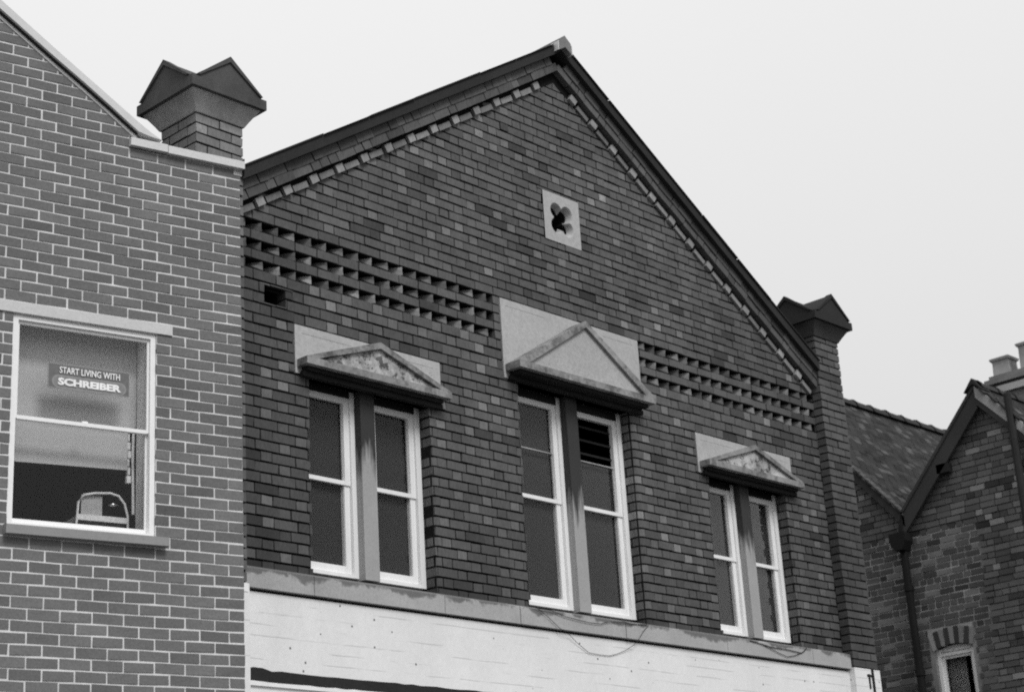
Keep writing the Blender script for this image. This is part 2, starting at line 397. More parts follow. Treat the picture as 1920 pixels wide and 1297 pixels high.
bk = Blocks(main, 'brick', MT['brick'], Matrix.Translation((0, 0, 0)), 11)
from mathutils import noise as mnoise
def mtone(x, z, head):
    r = bk.rng
    nz = mnoise.noise(Vector((x*1.1, z*1.3, 3.3))); nz2 = mnoise.noise(Vector((x*2.7, z*3.1, 9.1)))
    t = r.gauss(.098, .008)
    if head: t = r.choice([.09, .098, .106, .12, .148]) + r.gauss(0, .008)
    if head and nz > .12 and r.random() < .3: t = r.uniform(.16, .21)
    if r.random() < .02: t *= .6
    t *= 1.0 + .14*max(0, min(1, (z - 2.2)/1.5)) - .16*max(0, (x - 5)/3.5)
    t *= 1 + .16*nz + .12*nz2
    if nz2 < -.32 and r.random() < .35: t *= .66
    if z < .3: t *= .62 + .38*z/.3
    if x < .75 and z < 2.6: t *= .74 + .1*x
    return t
JX, JZ = .009, .0165
hr = [h[:4] for h in holes]
for i in range(len(zc_)-1):
    z0, z1 = zc_[i] + JZ/2, zc_[i+1] - JZ/2
    if 28 <= i <= 32 and i % 2 == 0: continue
    P = .343; x = -(.1715 if i % 2 else 0) + bk.rng.uniform(-.012, .012) - P
    stretch_only = i in (29, 31, 33)
    while x < W2:
        seq = [(.2255 + JX - .0065, False)] if stretch_only else [(.222 + JX, False), (.103 + JX, True)]
        for w, head in seq:
            a, b = x + JX/2, x + w - JX/2; x += w
            a, b = max(a, .004), min(b, W2 - .004)
            if b - a < .02: continue
            if z0 > max(rake(a), rake(b)) + .08: continue
            extra = DENT if not stretch_only else []
            for q in cut((a, b, z0, z1), hr):
                # jamb bricks wrap the reveal
                kind = 'box'; dep = .1
                for (wa, wb, _), p in zip(WIN, PAN):
                    if q[3] < p[2] + .02:
                        if abs(q[0] - wb) < .003: kind = 'roundL' if q[3] < 1.2 or wa > 3 and wa < 4 else 'box'; dep = .1 if i % 2 else .2
                        if abs(q[1] - wa) < .003: kind = 'roundR' if q[3] < 1.2 else 'box'; dep = .1 if i % 2 else .2
                if q[1]-q[0] < .06: kind = 'box'
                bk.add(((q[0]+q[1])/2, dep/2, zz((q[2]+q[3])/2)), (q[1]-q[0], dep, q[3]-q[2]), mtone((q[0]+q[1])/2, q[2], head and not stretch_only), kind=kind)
                if dep == .1:
                    for wa, wb, _ in WIN:
                        if abs(q[0] - wb) < .003: bk.add((q[0] + .055, .155, zz((q[2]+q[3])/2)), (.108, .09, q[3]-q[2]), mtone(q[0], q[2], False))
                        if abs(q[1] - wa) < .003: bk.add((q[1] - .055, .155, zz((q[2]+q[3])/2)), (.108, .09, q[3]-q[2]), mtone(q[0], q[2], False))
# diagonal teeth
tb = Blocks(main, 'tooth_brick', MT['brick'], Matrix.Translation((0, 0, 0)), 5)
for k, (z0, z1) in enumerate(TEETH):
    for xa, xb in ((.02, PAN[1][0]), (PAN[1][1], W2 - .01)):
        if xb < XC: xb -= .085; tb.add((xb + .042, .05, zz((z0+z1)/2)), (.078, .1, z1 - z0 - .012), .11)
        else: xa += .02
        n = int((xb - xa)/.168); st = (xb - xa)/n
        for i in range(n):
            x = xa + st*(i + .5)
            if k == 2 and zz(z1) > zz(rake(x)) + .05: continue
            tb.add((x + tb.rng.gauss(0, .004), .070, zz((z0+z1)/2 - .002)), (st*1.0, .14, z1 - z0 - .01), tb.rng.choice([.12, .15, .2, .28])*(1 - .2*(x > 5)), kind='tooth', jit=.6)
tb.finish(dust='tooth_courses')
# wall core with openings
m = MB()
apex = rake(XC, .2)
planes = [(-SL, 1, zz(rake(0, .18))), (SL, 1, zz(rake(W2, .18)) + SL*W2)]
hh = [(a - .004, b + .004, zz(c), zz(d)) for a, b, c, d in [h[:4] for h in holes[:3]]] + [(a, b, zz(c), zz(d), .1) for a, b, c, d in PAN] + [(VENT[0], VENT[1], zz(VENT[2]), zz(VENT[3]), .5), (HOLE[0], HOLE[1], zz(HOLE[2]), zz(HOLE[3]), .25)] + [(a, b, zz(c), zz(d), .145) for a, b, c, d in DENT]
sheet(m, 0, W2, zz(-.16), zz(apex), hh, .019, planes, back=.29)
m.box(-PW + .02, -.002, .345, 1.7, 0, zz(2.5)); m.box(W2 + .002, W2 + PW - .02, .345, 1.7, 0, zz(2.5)); m.box(-PW + .02, W2 + PW - .02, 1.7, 8.0, 0, zz(2.5))
m.box(0, W2, .305, 1.7, zz(2.35), zz(2.5)); m.box(0, W2, .305, 1.7, zz(-.5), zz(-.2))
m.prism([(-.2, zz(2.4)), (W2 + .2, zz(2.4)), (XC, zz(5.2))], .62, 8.0)
m.build('wall', MT['joint'], main)
# string of headers and stretchers under the verge, then two plain courses
vb = Blocks(main, 'verge_brick', MT['brick'], Matrix.Translation((0, 0, 0)), 9)
ca = math.cos(math.atan(SL)); ang = math.atan(SL)
def on_rake(side, s_, off):                               # s_ = x distance from the apex, off = height above the inner line
    x = XC + side*s_; return x, rake(x) + off
for side in (-1, 1):
    P = .2855; n = 14
    for i in range(n):
        xh = .2515 + i*P if side > 0 else .288 + i*P
        x, z = on_rake(side, xh, .053)
        if 0.02 < x < W2 - .03:
            vb.add((x, .046, zz(z)), (.090, .17, .070), vb.rng.uniform(.24, .33), (0, side*ang, 0))
        x, z = on_rake(side, xh + P/2, .053)
        if 0.05 < x < W2 - .08:
            vb.add((x, .048, zz(z - .012 + vb.rng.uniform(-.006, .006))), (.180, .15, .05), vb.rng.uniform(.14, .26), (0, side*ang, 0))
    for row, (off, y0, hh_) in enumerate([(.165, -.075, .074), (.255, -.086, .074)]):
        s_ = .005 + .1*row
        while s_ < XC - .05:
            head = vb.rng.random() < .4; L_ = .104 if head else .222
            x, z = on_rake(side, s_ + L_*ca/2, off)
            vb.add((x, y0 + .12, zz(z)), (L_, .24, hh_), vb.rng.gauss(.098, .014)*(1 - .1*row), (0, side*ang, 0)); s_ += (L_ + .009)*ca
vb.finish(dust='verge_courses')
def bar(off0, off1, y0, y1, side, s0=-.0, s1=None):       # a raking strip between two heights above the inner line
    s1 = XC if s1 is None else s1
    p = []
    for s_, o_ in ((s0, off0), (s1, off0), (s1, off1), (s0, off1)):
        x, z = on_rake(side, s_, o_); p.append((x, zz(z)))
    return MB().prism(p, y0, y1)
for side in (-1, 1):
    bar(.015, .31, -.004, .2, side, 0, XC).build('rake_bed', MT['joint'], main)
    o = bar(.30, .405, -.14, .3, side, .0 if side < 0 else .002, XC + (.02 if side < 0 else 0))
    o.build('verge_board', MT['slate'], main)
    # uneven slate edge lying on the board
    m = MB(); s_ = .12; r = random.Random(4)
    while s_ < XC:
        L_ = r.uniform(.45, .9); e = r.uniform(.412, .424)
        p = [(lambda q: (q[0], zz(q[1])))(on_rake(side, a, b)) for a, b in ((s_, .407), (min(s_+L_-.01, XC), .407), (min(s_+L_-.01, XC), e), (s_, e))]
        m.prism(p, -.16 + r.uniform(-.008, .008), .3); s_ += L_
    m.build('verge_slate', MT['slate'], main)
m = MB().prism([(XC - .085, zz(rake(XC - .085, .325))), (XC, zz(rake(XC, .325))), (XC + .085, zz(rake(XC + .085, .325))), (XC + .085, zz(rake(XC + .085, .44))), (XC, zz(rake(XC, .452))), (XC - .085, zz(rake(XC - .085, .44)))], -.2, .3)
m.build('apex_cap', MT['stack'], main)
m = MB()
for side in (-1, 1):
    x, z = on_rake(side, .092, .33); x2, z2 = on_rake(side, .102, .33)
    m.prism([(x, zz(z)), (x2, zz(z2)), (x2, zz(z2 + .1)), (x, zz(z + .1))], -.2, -.1)
m.build('cap_joint', MT['coping'], main)
m = MB()
m.face([(-.1, .28, zz(rake(-.1, .37))), (XC, .28, zz(rake(XC, .37))), (XC, 8.2, zz(rake(XC, .37))), (-.1, 8.2, zz(rake(-.1, .37)))])
m.face([(XC, .28, zz(rake(XC, .37))), (W2+.1, .28, zz(rake(W2+.1, .37))), (W2+.1, 8.2, zz(rake(W2+.1, .37))), (XC, 8.2, zz(rake(XC, .37)))])
m.build('roof', MT['slate'], main)
# pilasters with pinnacles
for cx, ztop, zlow in ((-PW/2, 3.535, 0), (W2 + PW/2, 3.505, 0)):
    x0, x1 = cx - PW/2, cx + PW/2; y0, y1 = -PP, PW - PP
    B(x0 + .008, x1 - .008, y0 + .01, y1 - .008, zz(-.14), zz(ztop + .01)).build('pier_core', MT['joint'], main)
    z = -.13; i = 0
    while z < ztop - .02:
        h = min(.0852, ztop - z); zz0, zz1 = z + JZ/2, z + h - JZ/2; zm, hm = zz((zz0+zz1)/2), zz1 - zz0
        def tn(): return mtone(cx, z + .4, False)*(1.5 if cx < 3 else .95)*(1 + .25*bk.rng.random())*(.8 if cx > 4 and z < 1.6 else 1)
        parts = [(.222, .222)] if i % 2 else [(.104, .222, .104)]
        xx = x0 + .0005
        if i % 2 == 0: ws = [.222, .222]
        else: ws = [.104, .2265, .104]
        for w in ws:
            if z >= -.02 or True: bk.add((xx + w/2, y0 + .055, zm), (w, .11, hm), tn())
            xx += w + .0095 - (.0005 if i % 2 else 0)
        if z > 2.2:
            for sx_ in (x0 + .05, x1 - .05):
                yy = y0 + .12
                for w in ([.222, .095] if i % 2 else [.104, .215]):
                    bk.add((sx_, yy + w/2, zm), (.1, w, hm), tn()); yy += w + .009
        z += h; i += 1
    # cap: cavetto, square slab and two crossed gables
    H = .365; zb = ztop; zs = zb + .145; zt = zs + .085; zp = zs + .34; cy = (y0+y1)/2
    m = MB(); prof = [(PW/2 - .004, zb), (PW/2 + .012, zb), (PW/2 + .035, zb + .04), (PW/2 + .07, zb + .095), (H - .035, zs - .004), (H - .035, zs + .002)]
    for (r0, a0), (r1, a1) in zip(prof, prof[1:]):
        for k in range(4):
            c0 = [(-1, -1), (1, -1), (1, 1), (-1, 1)][k]; c1 = [(1, -1), (1, 1), (-1, 1), (-1, -1)][k]
            m.face([(cx + c0[0]*r0, cy + c0[1]*r0, zz(a0)), (cx + c1[0]*r0, cy + c1[1]*r0, zz(a0)), (cx + c1[0]*r1, cy + c1[1]*r1, zz(a1)), (cx + c0[0]*r1, cy + c0[1]*r1, zz(a1))])
    pin = m.build('pinnacle', MT['flarestone' if cx < 3 else 'capstone'], main)
    m = MB(); m.box(cx - H, cx + H, cy - H, cy + H, zz(zs), zz(zt))
    hw = H - .05; e = .003
    tri = [(-hw, zt - .002), (hw, zt - .002), (hw - .012, zt + .03), (0, zp), (-hw + .012, zt + .03)]
    m.prism([(cx + a, zz(b)) for a, b in tri], cy - H + e, cy + H - e)
    n = len(tri); mt_ = Matrix.Translation((cx, cy, 0)) @ Matrix.Rotation(R(90), 4, 'Z')
    m.prism([(a, zz(b)) for a, b in tri], -H + e, H - e, mat=mt_)
    m.build('pinnacle_cap', MT['capstone' if cx < 3 else 'slate'], pin)
    m = MB()                                              # raised rims along the gables
    for rz in (0, 90, 180, 270):
        mt_ = Matrix.Translation((cx, cy, 0)) @ Matrix.Rotation(R(rz), 4, 'Z')
        for sg in (-1, 1):
            m.prism([(sg*(hw - .02), zz(zt + .012)), (sg*(hw + .006), zz(zt + .012)), (0, zz(zp + .012)), (0, zz(zp - .036))], -H - .012, -H + .06, mat=mt_)
    m.build('gable_rim', MT['capstone' if cx < 3 else 'slate'], pin)
bk.finish()
# lintel panels with pediment hoods
HOOD = [(.60, 2.19, 1.682, .058, 2.02, .135), (3.01, 4.895, 2.13, .062, 2.765, .19), (5.735, 7.345, 1.682, .058, 2.02, .135)]
for i, ((a, b, c, d), (ha, hb, hz, hk, hp, hd)) in enumerate(zip(PAN, HOOD)):
    pn = B(a, b, -.008, .12, zz(c), zz(d)).build('lintel_panel', MT['stone'], main)
    xm = (ha+hb)/2
    t = .055 if i != 1 else .062
    m = MB()
    m.prism([(ha, zz(hz)), (hb, zz(hz)), (hb, zz(hz + hk)), (ha, zz(hz + hk))], -hd, -.004)                     # bed slab
    for sg in (-1, 1):                                                                                       # raking slabs
        e = ha if sg < 0 else hb; k = (hp - hz - hk)/(xm - ha)
        q = [(e, hz + hk + .002), (e - sg*t*2.2, hz + hk + .002), (xm, hp - t), (xm, hp)]
        m.prism([(x, zz(z)) for x, z in q], -hd + .002, -.004)
    for ga, gb in ((a + .07, a + .6), (b - .52, b - .08)): B(ga, gb, -.0088, -.0078, zz(d - .065), zz(d - .062)).build('scored_line', MT['pedstone'], pn)
    hood = m.build('pediment_hood', MT['pedstone'], pn)
    MB().prism([(ha + .14, zz(hz + hk)), (hb - .14, zz(hz + hk)), (xm, zz(hp - t + .006))], -hd + .032, -.01).build('tympanum', MT['tymp' if i == 1 else 'tympworn'], pn)
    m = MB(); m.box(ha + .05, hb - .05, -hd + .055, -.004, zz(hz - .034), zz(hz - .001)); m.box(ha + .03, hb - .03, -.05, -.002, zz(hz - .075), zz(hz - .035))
    m.build('hood_moulding', MT['soot_shade'], pn)  # shadow below the hood painted into the moulding's black
# quatrefoil ventilator
vx, vz = (VENT[0]+VENT[1])/2, (VENT[2]+VENT[3])/2; vh = (VENT[3]-VENT[2])/2; vw = (VENT[1]-VENT[0])/2
def quatre(th, d, rl):
    ph = (th - math.pi/4 + math.pi/4) % (math.pi/2) - math.pi/4
    ph = ((th) % (math.pi/2)) - math.pi/4
    return d*math.cos(ph) + math.sqrt(max(0, rl*rl - (d*math.sin(ph))**2))
m = MB(); N_ = 64
rings = []
for d, rl, y in ((None, None, -.008), (.108, .082, -.008), (.104, .078, .0), (.092, .062, .055), (.092, .062, .06)):
    ring = []
    for k in range(N_):
        th = 2*math.pi*(k + .5)/N_
        if d is None:
            c_, s__ = math.cos(th), math.sin(th); q = min(vw/abs(c_), vh/abs(s__)); ring.append((vx + c_*q, y, zz(vz + s__*q)))
        else:
            q = quatre(th, d, rl); ring.append((vx + math.cos(th)*q, y, zz(vz + math.sin(th)*q)))
    if d is None:
        for cx_, cz_ in ((-1, -1), (1, -1), (1, 1), (-1, 1)):
            P_ = Vector((vx + cx_*vw, y, zz(vz + cz_*vh))); k_ = min(range(N_), key=lambda q: (Vector(ring[q]) - P_).length); ring[k_] = tuple(P_)
    rings.append(ring)
for a, b in zip(rings, rings[1:]):
    for k in range(N_): k2 = (k+1) % N_; m.face([a[k], a[k2], b[k2], b[k]])
vent = m.build('vent_stone', MT['stone'], main)
m = MB()
for k in range(N_): k2 = (k+1) % N_; a, b = rings[-1][k], rings[-1][k2]; m.face([a, b, (b[0], .4, b[2]), (a[0], .4, a[2])])
m.face([(vx - .3, .4, zz(vz - .3)), (vx + .3, .4, zz(vz - .3)), (vx + .3, .4, zz(vz + .3)), (vx - .3, .4, zz(vz + .3))])
m.build('vent_shaft', MT['soot_shade'], vent)
# sill course
js = [0.002, .664, 2.042, 2.93, 4.3, 5.792, 7.214, W2 - .003]
for a, b in zip(js, js[1:]):
    r = random.Random(int(a*10))
    y = -.085 + r.uniform(-.004, .004)
    m = MB(); prof = [(y, -.148), (y, -.006), (y + .008, .0), (.0, .03), (.26, .088), (.26, -.148)]
    n = len(prof); v = [(a + .003, p, zz(q)) for p, q in prof] + [(b - .003, p, zz(q)) for p, q in prof]
    m.raw(v, [tuple(range(n)), tuple(range(n, 2*n))[::-1]] + [(i_, i_ + n, (i_+1) % n + n, (i_+1) % n) for i_ in range(n)])
    m.build('sill_stone', MT['sill'], main)
# windows
def rail(x0, x1, y0, y1, z0, z1, name, mat, par): return B(x0, x1, y0, y1, zz(z0), zz(z1)).build(name, MT[mat], par)
WZ = [(1.58, .845, 1.63), (2.0, 1.06, 2.07), (1.57, .84, 1.63)]
for i, ((a, b, c), (zt, zm, zl)) in enumerate(zip(WIN, WZ)):
    mw = .155; Y = .125; gy = .172
    m = MB()
    for x0, x1 in ((a + .002, c - mw/2 + .01), (c + mw/2 - .01, b - .002)):
        m.box(x0 + (.016 if x0 < c - .3 else 0), x0 + .055, Y, Y + .09, zz(.089), zz(zl)); m.box(x1 - .055, x1, Y, Y + .09, zz(.089), zz(zl))
        m.box(x0 + .055, x1 - .055, Y + .004, Y + .09, zz(.089), zz(.118))
    win = m.build('window', MT['white'], main)
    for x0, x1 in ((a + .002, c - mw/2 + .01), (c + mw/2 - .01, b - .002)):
        B(x0 + .055, x1 - .055, Y + .005, Y + .09, zz(zt), zz(zl)).build('frame_head', MT['soot_shade'], win)  # head is sooty, and the hood's shade is painted into its colour
    m = MB(); m.box(c - mw/2, c + mw/2, .05, .2, zz(.07), zz(zl)); m.build('mullion', MT['mullion'], win)
    for s_, (x0, x1) in enumerate(((a + .057, c - mw/2 - .045), (c + mw/2 + .045, b - .057))):
        sw = .058; r = random.Random(i*5 + s_)
        m = MB()                                          # upper sash, outside the lower one
        sl = .044
        m.box(x0 + .001, x0 + sl, Y + .018, Y + .06, zz(zm), zz(zt)); m.box(x1 - sw, x1 - .001, Y + .018, Y + .06, zz(zm), zz(zt))
        m.box(x0 + sl, x1 - sw, Y + .020, Y + .06, zz(zm), zz(zm + .034)); m.box(x0 + sl, x1 - sw, Y + .020, Y + .06, zz(zt - .05), zz(zt))
        m.build('sash', MT['white'], win)
        m = MB()
        m.box(x0 + .002, x0 + sl, Y + .03, Y + .075, zz(.12), zz(zm)); m.box(x1 - sw, x1 - .002, Y + .03, Y + .075, zz(.12), zz(zm))
        m.box(x0 + sl, x1 - sw, Y + .032, Y + .075, zz(.12), zz(.185))
        m.build('sash', MT['white'], win)
        top = zt - .05
        if i == 1:
            m = MB(); m.box(x0 + sl, x1 - sw, Y + .036, Y + .05, zz(1.525), zz(1.535)); m.build('glazing_bar', MT['flarestone'], win)
        if i == 1 and s_ == 1: top = 1.525
        for z0, z1 in ((.185, zm), (zm + .034, top)):
            MB().box(x0 + sl - .004, x1 - sw + .004, Y + .045, Y + .048, zz(z0), zz(z1)).build('pane', MT['dirtyglass'], win)
        if i == 1 and s_ == 1:
            m = MB()
            for k in range(3): m.box(x0 + sl, x1 - sw, Y + .05, Y + .054, zz(1.60 + k*.13), zz(1.60 + k*.13 + .02))
            m.build('louvre', MT['soot_shade'], win)
        B(x0 + .01, x1 - .01, .205, .21, zz(.13), zz(1.525 if top == 1.525 else zt - .02)).build('dark_blind', MT['darkblind'], win)
m = MB()
for (a, b, c), (zt, zm, zl) in zip(WIN, WZ): m.box(a - .2, b + .2, .31, .41, zz(zl + .02), zz(zl + .3))
m.box(0, W2, 1.6, 1.65, zz(-.19), zz(2.34)); m.build('room_lining', MT['dark'], main)
# white painted band, black line, shop fascia below, painted pilaster bases
m = MB(); m.box(0.002, W2 - .002, -.052, .29, zz(-.751), zz(-.172))
MB().box(0.002, W2 - .002, -.02, .29, zz(-.1715), zz(-.1485)).build('shadow_gap', MT['black'], main)  # black strip; the shadow line under the sill put into its colour
m.build('painted_band', MT['fascia'], main)
m = MB(); r = random.Random(8); x = 0.002; n = 90; zp = -.745; zq = -.825
for k in range(n):
    x1 = .002 + (W2 - .004)*(k+1)/n; zp2 = -.745 + r.uniform(-.004, .005); zq2 = -.825 + r.uniform(-.004, .004)
    if k < 2: zp2 += .02
    m.face([(x, -.056, zz(zq)), (x1, -.056, zz(zq2)), (x1, -.056, zz(zp2)), (x, -.056, zz(zp))]); x, zp, zq = x1, zp2, zq2
m.box(0.002, W2 - .002, -.05, .29, zz(-.9), zz(-.7525)); m.build('black_line', MT['black'], main)
m = MB(); m.box(-.0, W2, -.053, .28, zz(-1.5), zz(-.818)); m.box(0, W2, -.07, -.054, zz(-.86), zz(-.832)); m.box(0, W2, .1, .4, 0, zz(-1.5))
m.build('shop_fascia', MT['white'], main)
for cx in (-PW/2, W2 + PW/2):
    B(cx - PW/2 - .012, cx + PW/2 + .012, -PP - .012, .3, 0, zz(-.137)).build('pilaster_base', MT['fascia'], main)
xb = W2 + PW
m = MB(); m.box(xb - .155, xb - .132, -PP - .03, -PP - .0125, zz(-.9), zz(-.132)); m.box(xb - .22, xb - .195, -PP - .02, -PP - .0125, zz(-.34), zz(-.19)); m.box(xb - .24, xb - .155, -PP - .021, -PP - .0125, zz(-.215), zz(-.195))
m.build('conduit', MT['black'], main)
B(-PW - .0, -.004, -PP - .016, -.1, zz(-.2), zz(-.137)).build('paint_patch', MT['white'], main)
# cable slung below the middle window
cab = MB()
cab.tube([(3.079, -.095, zz(.008)), (3.15, -.097, zz(-.006)), (3.28, -.097, zz(-.075)), (3.40, -.096, zz(-.145)), (3.47, -.09, zz(-.165)), (3.55, -.075, zz(-.19)), (3.64, -.068, zz(-.243)), (3.80, -.062, zz(-.318)), (3.95, -.060, zz(-.324)), (4.08, -.060, zz(-.322)), (4.2, -.062, zz(-.29)), (4.3, -.066, zz(-.254)), (4.40, -.085, zz(-.2)), (4.461, -.094, zz(-.145)), (4.53, -.096, zz(-.07)), (4.617, -.095, zz(-.002))], .0024, 5)
cab.tube([(3.15, -.096, zz(.0)), (3.298, -.097, zz(-.001)), (3.40, -.097, zz(-.02)), (3.489, -.096, zz(-.038)), (3.65, -.097, zz(-.05)), (3.791, -.096, zz(-.06)), (3.948, -.097, zz(-.056)), (4.02, -.096, zz(-.035)), (4.093, -.096, zz(-.026)), (4.271, -.096, zz(-.008)), (4.367, -.096, zz(-.02)), (4.6, -.095, zz(-.002))], .003, 5)
o = cab.build('cable', MT['iron']); o['label'] = 'thin black cable drooping over the stone sill under the middle window'; o['category'] = 'cable'
# second small cable under the right window
cab = MB()
cab.tube([(6.15, -.096, zz(-.01)), (6.5, -.097, zz(-.045)), (6.8, -.097, zz(-.048)), (7.0, -.097, zz(-.062)), (7.08, -.096, zz(-.02)), (7.1, -.095, zz(.0))], .004, 5)
cab.tube([(6.35, -.097, zz(-.03)), (6.6, -.098, zz(-.09)), (6.75, -.098, zz(-.12)), (6.9, -.098, zz(-.09)), (7.05, -.097, zz(-.04))], .003, 5)
o = cab.build('cable', MT['iron']); o['label'] = 'loose tangle of wire on the sill under the right-hand pedimented window'; o['category'] = 'cable'

# ============================================================ 2. the modern shop on the left
LA = -0.21664738
LM = Matrix.Translation((-.44249, -.63221, 0)) @ Matrix.Rotation(LA, 4, 'Z')
shop = thing('brick_shop', 'plain modern brick building with pale mortar and a large white sash window', 'building', (-.44249, -.63221, 0), LA)
LW = (-1.680, -.655, -.012, 1.440); LL = (-1.95, -.5395, 1.447, 1.5215); LS = (-1.70, -.5785, -.084, -.012)
nb = Blocks(shop, 'brick', MT['newbrick'], LM, 21)
def ltop(x): return 3.653 - .7*(x + 1.851) if x < -1.454 else (3.377 - .70*(x + 1.454) if x < -.873 else 2.842)
ch = .077; k0 = -40; lh = [(LW[0], LW[1], LW[2], LW[3]), (LL[0], LL[1], LL[2], LL[3]), (LS[0], LS[1], LS[2], LS[3])]
for i in range(-30, 75):
    z0 = i*ch + .006 - .0065; z1 = z0 + ch - .0145
    if z0 < -2.2: continue
    x = -.112 if i % 2 else 0.
    x += 0
    first = True
    while x > -5:
        a, b = x - .218 + .0065, x - .0065
        if i % 2 and first: a, b = -.107, -.0005; x = -.1115; first = False
        elif first: b = -.0005; x -= .218; first = False
        else: x -= .218
        for q in cut((a, b, z0, z1), lh):
            if q[0] > -.876: q = (q[0], q[1], q[2], min(q[3], 2.838))
            if q[3] - q[2] < .02: continue
            r = nb.rng; t = r.gauss(.152, .012)
            if r.random() < .08: t *= .86
            cuts = [(.70, 1, 3.377 - .70*1.454 - .004)] if q[0] < -.876 else []
            rake_brick(nb, q, cuts, 0, .1, t)
nb.finish()
m = MB()
pl_hi = [(.70, 1, zz(3.377) + .70*(-1.454))]
y = .005
m.face([(-5, y, zz(-2.2)), (LW[0], y, zz(-2.2)), (LW[0], y, zz(3.377 - .7*(LW[0] + 1.454))), (-5, y, zz(3.377 + .7*3.546))])
m.face([(LW[0], y, zz(-2.2)), (-.873, y, zz(-2.2)), (-.873, y, zz(LW[2])), (LW[0], y, zz(LW[2]))])
m.face([(LW[0], y, zz(LW[3])), (-.873, y, zz(LW[3])), (-.873, y, zz(3.377 - .7*.581)), (LW[0], y, zz(3.377 - .7*(LW[0] + 1.454)))])
m.face([(-.873, y, zz(-2.2)), (0, y, zz(-2.2)), (0, y, zz(LW[2])), (-.873, y, zz(LW[2]))])
m.face([(LW[1], y, zz(LW[2])), (0, y, zz(LW[2])), (0, y, zz(LW[3])), (LW[1], y, zz(LW[3]))])
m.face([(-.873, y, zz(LW[3])), (0, y, zz(LW[3])), (0, y, zz(2.842)), (-.873, y, zz(2.842))])
for xx in (LW[0], LW[1]): m.face([(xx, y, zz(LW[2])), (xx, .1, zz(LW[2])), (xx, .1, zz(LW[3])), (xx, y, zz(LW[3]))])
for z_ in (LW[2], LW[3]): m.face([(LW[0], y, zz(z_)), (LW[0], .1, zz(z_)), (LW[1], .1, zz(z_)), (LW[1], y, zz(z_))])
m.face([(0 - .003, .0035, 0), (0 - .003, 8, 0), (0 - .003, 8, zz(2.842)), (0 - .003, .0035, zz(2.842))])
m.face([(-5, .02, 0), (0, .02, 0), (0, .02, zz(-2.2)), (-5, .02, zz(-2.2))])
m.build('wall', MT['newjoint'], shop)
m = MB()
m.face([(-5, .3, zz(5.85)), (-.9, .3, zz(2.95)), (-.9, 8, zz(2.95)), (-5, 8, zz(5.85))]); m.face([(-.9, .3, zz(2.75)), (0, .3, zz(2.75)), (0, 8, zz(2.75)), (-.9, 8, zz(2.75))])
m.face([(-5, .3, 0), (-5, 8, 0), (-5, 8, zz(5.85)), (-5, .3, zz(5.85))]); m.build('roof', MT['slate'], shop)
# raking capping that sweeps into the level coping
lo = [(-5, 5.86), (-1.851, 3.662), (-1.454, 3.386), (-1.236, 3.240), (-1.033, 3.098), (-.88, 2.986), (-.82, 2.945), (-.75, 2.928)]
hi = [(-5, 5.955), (-1.80, 3.715), (-1.405, 3.437), (-1.125, 3.245), (-.94, 3.118), (-.81, 3.028), (-.72, 2.972), (-.64, 2.932)]
m = MB()
for k in range(len(lo)-1):
    (a, b), (c, d), (e, f), (g_, h_) = lo[k], lo[k+1], hi[k+1], hi[k]
    m.prism([(a, zz(b + .018)), (c, zz(d + .018)), (e, zz(f)), (g_, zz(h_))], -.045, .33)
m.build('raking_coping', MT['leadgrey'], shop)
m = MB()
for k in range(len(lo)-2):
    (a, b), (c, d) = lo[k], lo[k+1]; m.prism([(a, zz(b)), (c, zz(d)), (c, zz(d + .018)), (a, zz(b + .018))], -.02, .3)
m.build('coping_shadow_line', MT['slate'], shop)  # dark strip painted as the shadow line beneath the raking coping
m = MB()
for k in range(len(lo)-2):
    (a, b), (c, d) = lo[k], lo[k+1]; m.prism([(a, zz(b - .028)), (c, zz(d - .028)), (c, zz(d)), (a, zz(b))], -.004, .3)
m.build('coping_mortar', MT['newjoint'], shop)
for a, b, dz in ((-.876, -.592, .005), (-.588, .022, 0)):
    m = MB(); v = [(-.04, 2.845 + dz), (-.04, 2.905 + dz), (.13, 2.935 + dz), (.33, 2.92 + dz), (.33, 2.845 + dz)]
    n = len(v); vv = [(a, y, zz(z)) for y, z in v] + [(b, y, zz(z)) for y, z in v]
    m.raw(vv, [tuple(range(n)), tuple(range(n, 2*n))[::-1]] + [(i_, i_ + n, (i_+1) % n + n, (i_+1) % n) for i_ in range(n)])
    m.build('coping_stone', MT['coping'], shop)
m = MB(); m.box(-.05, .018, .0, .33, zz(2.80), zz(2.845)); m.build('coping_packing', MT['newjoint'], shop)
# lead flashing from the coping end to the gable
m = MB(); m.box(.0185, .026, -.03, .5, zz(2.80), zz(2.93)); m.build('flashing', MT['iron'], shop)
B(LL[0], LL[1], -.012, .1, zz(LL[2]), zz(LL[3])).build('lintel', MT['lintel'], shop)
m = MB(); prof = [(-.06, -.080), (-.06, -.020), (.03, -.006), (.03, -.080)]; v = [(LS[0], y, zz(z)) for y, z in prof] + [(LS[1], y, zz(z)) for y, z in prof]
m.raw(v, [(0, 1, 2, 3), (7, 6, 5, 4)] + [(i_, i_ + 4, (i_+1) % 4 + 4, (i_+1) % 4) for i_ in range(4)]); m.build('sill', MT['newsill'], shop)
a, b, c, d = LW
m = MB(); y = .012
m.box(a + .003, a + .04, y, .09, zz(c), zz(d - .003)); m.box(b - .04, b - .003, y, .09, zz(c), zz(d - .003)); m.box(a + .04, b - .04, y, .09, zz(d - .033), zz(d - .003)); m.box(a + .04, b - .04, y, .09, zz(c), zz(c + .022))
lw = m.build('window', MT['newwhite'], shop)
gm = .722
m = MB()
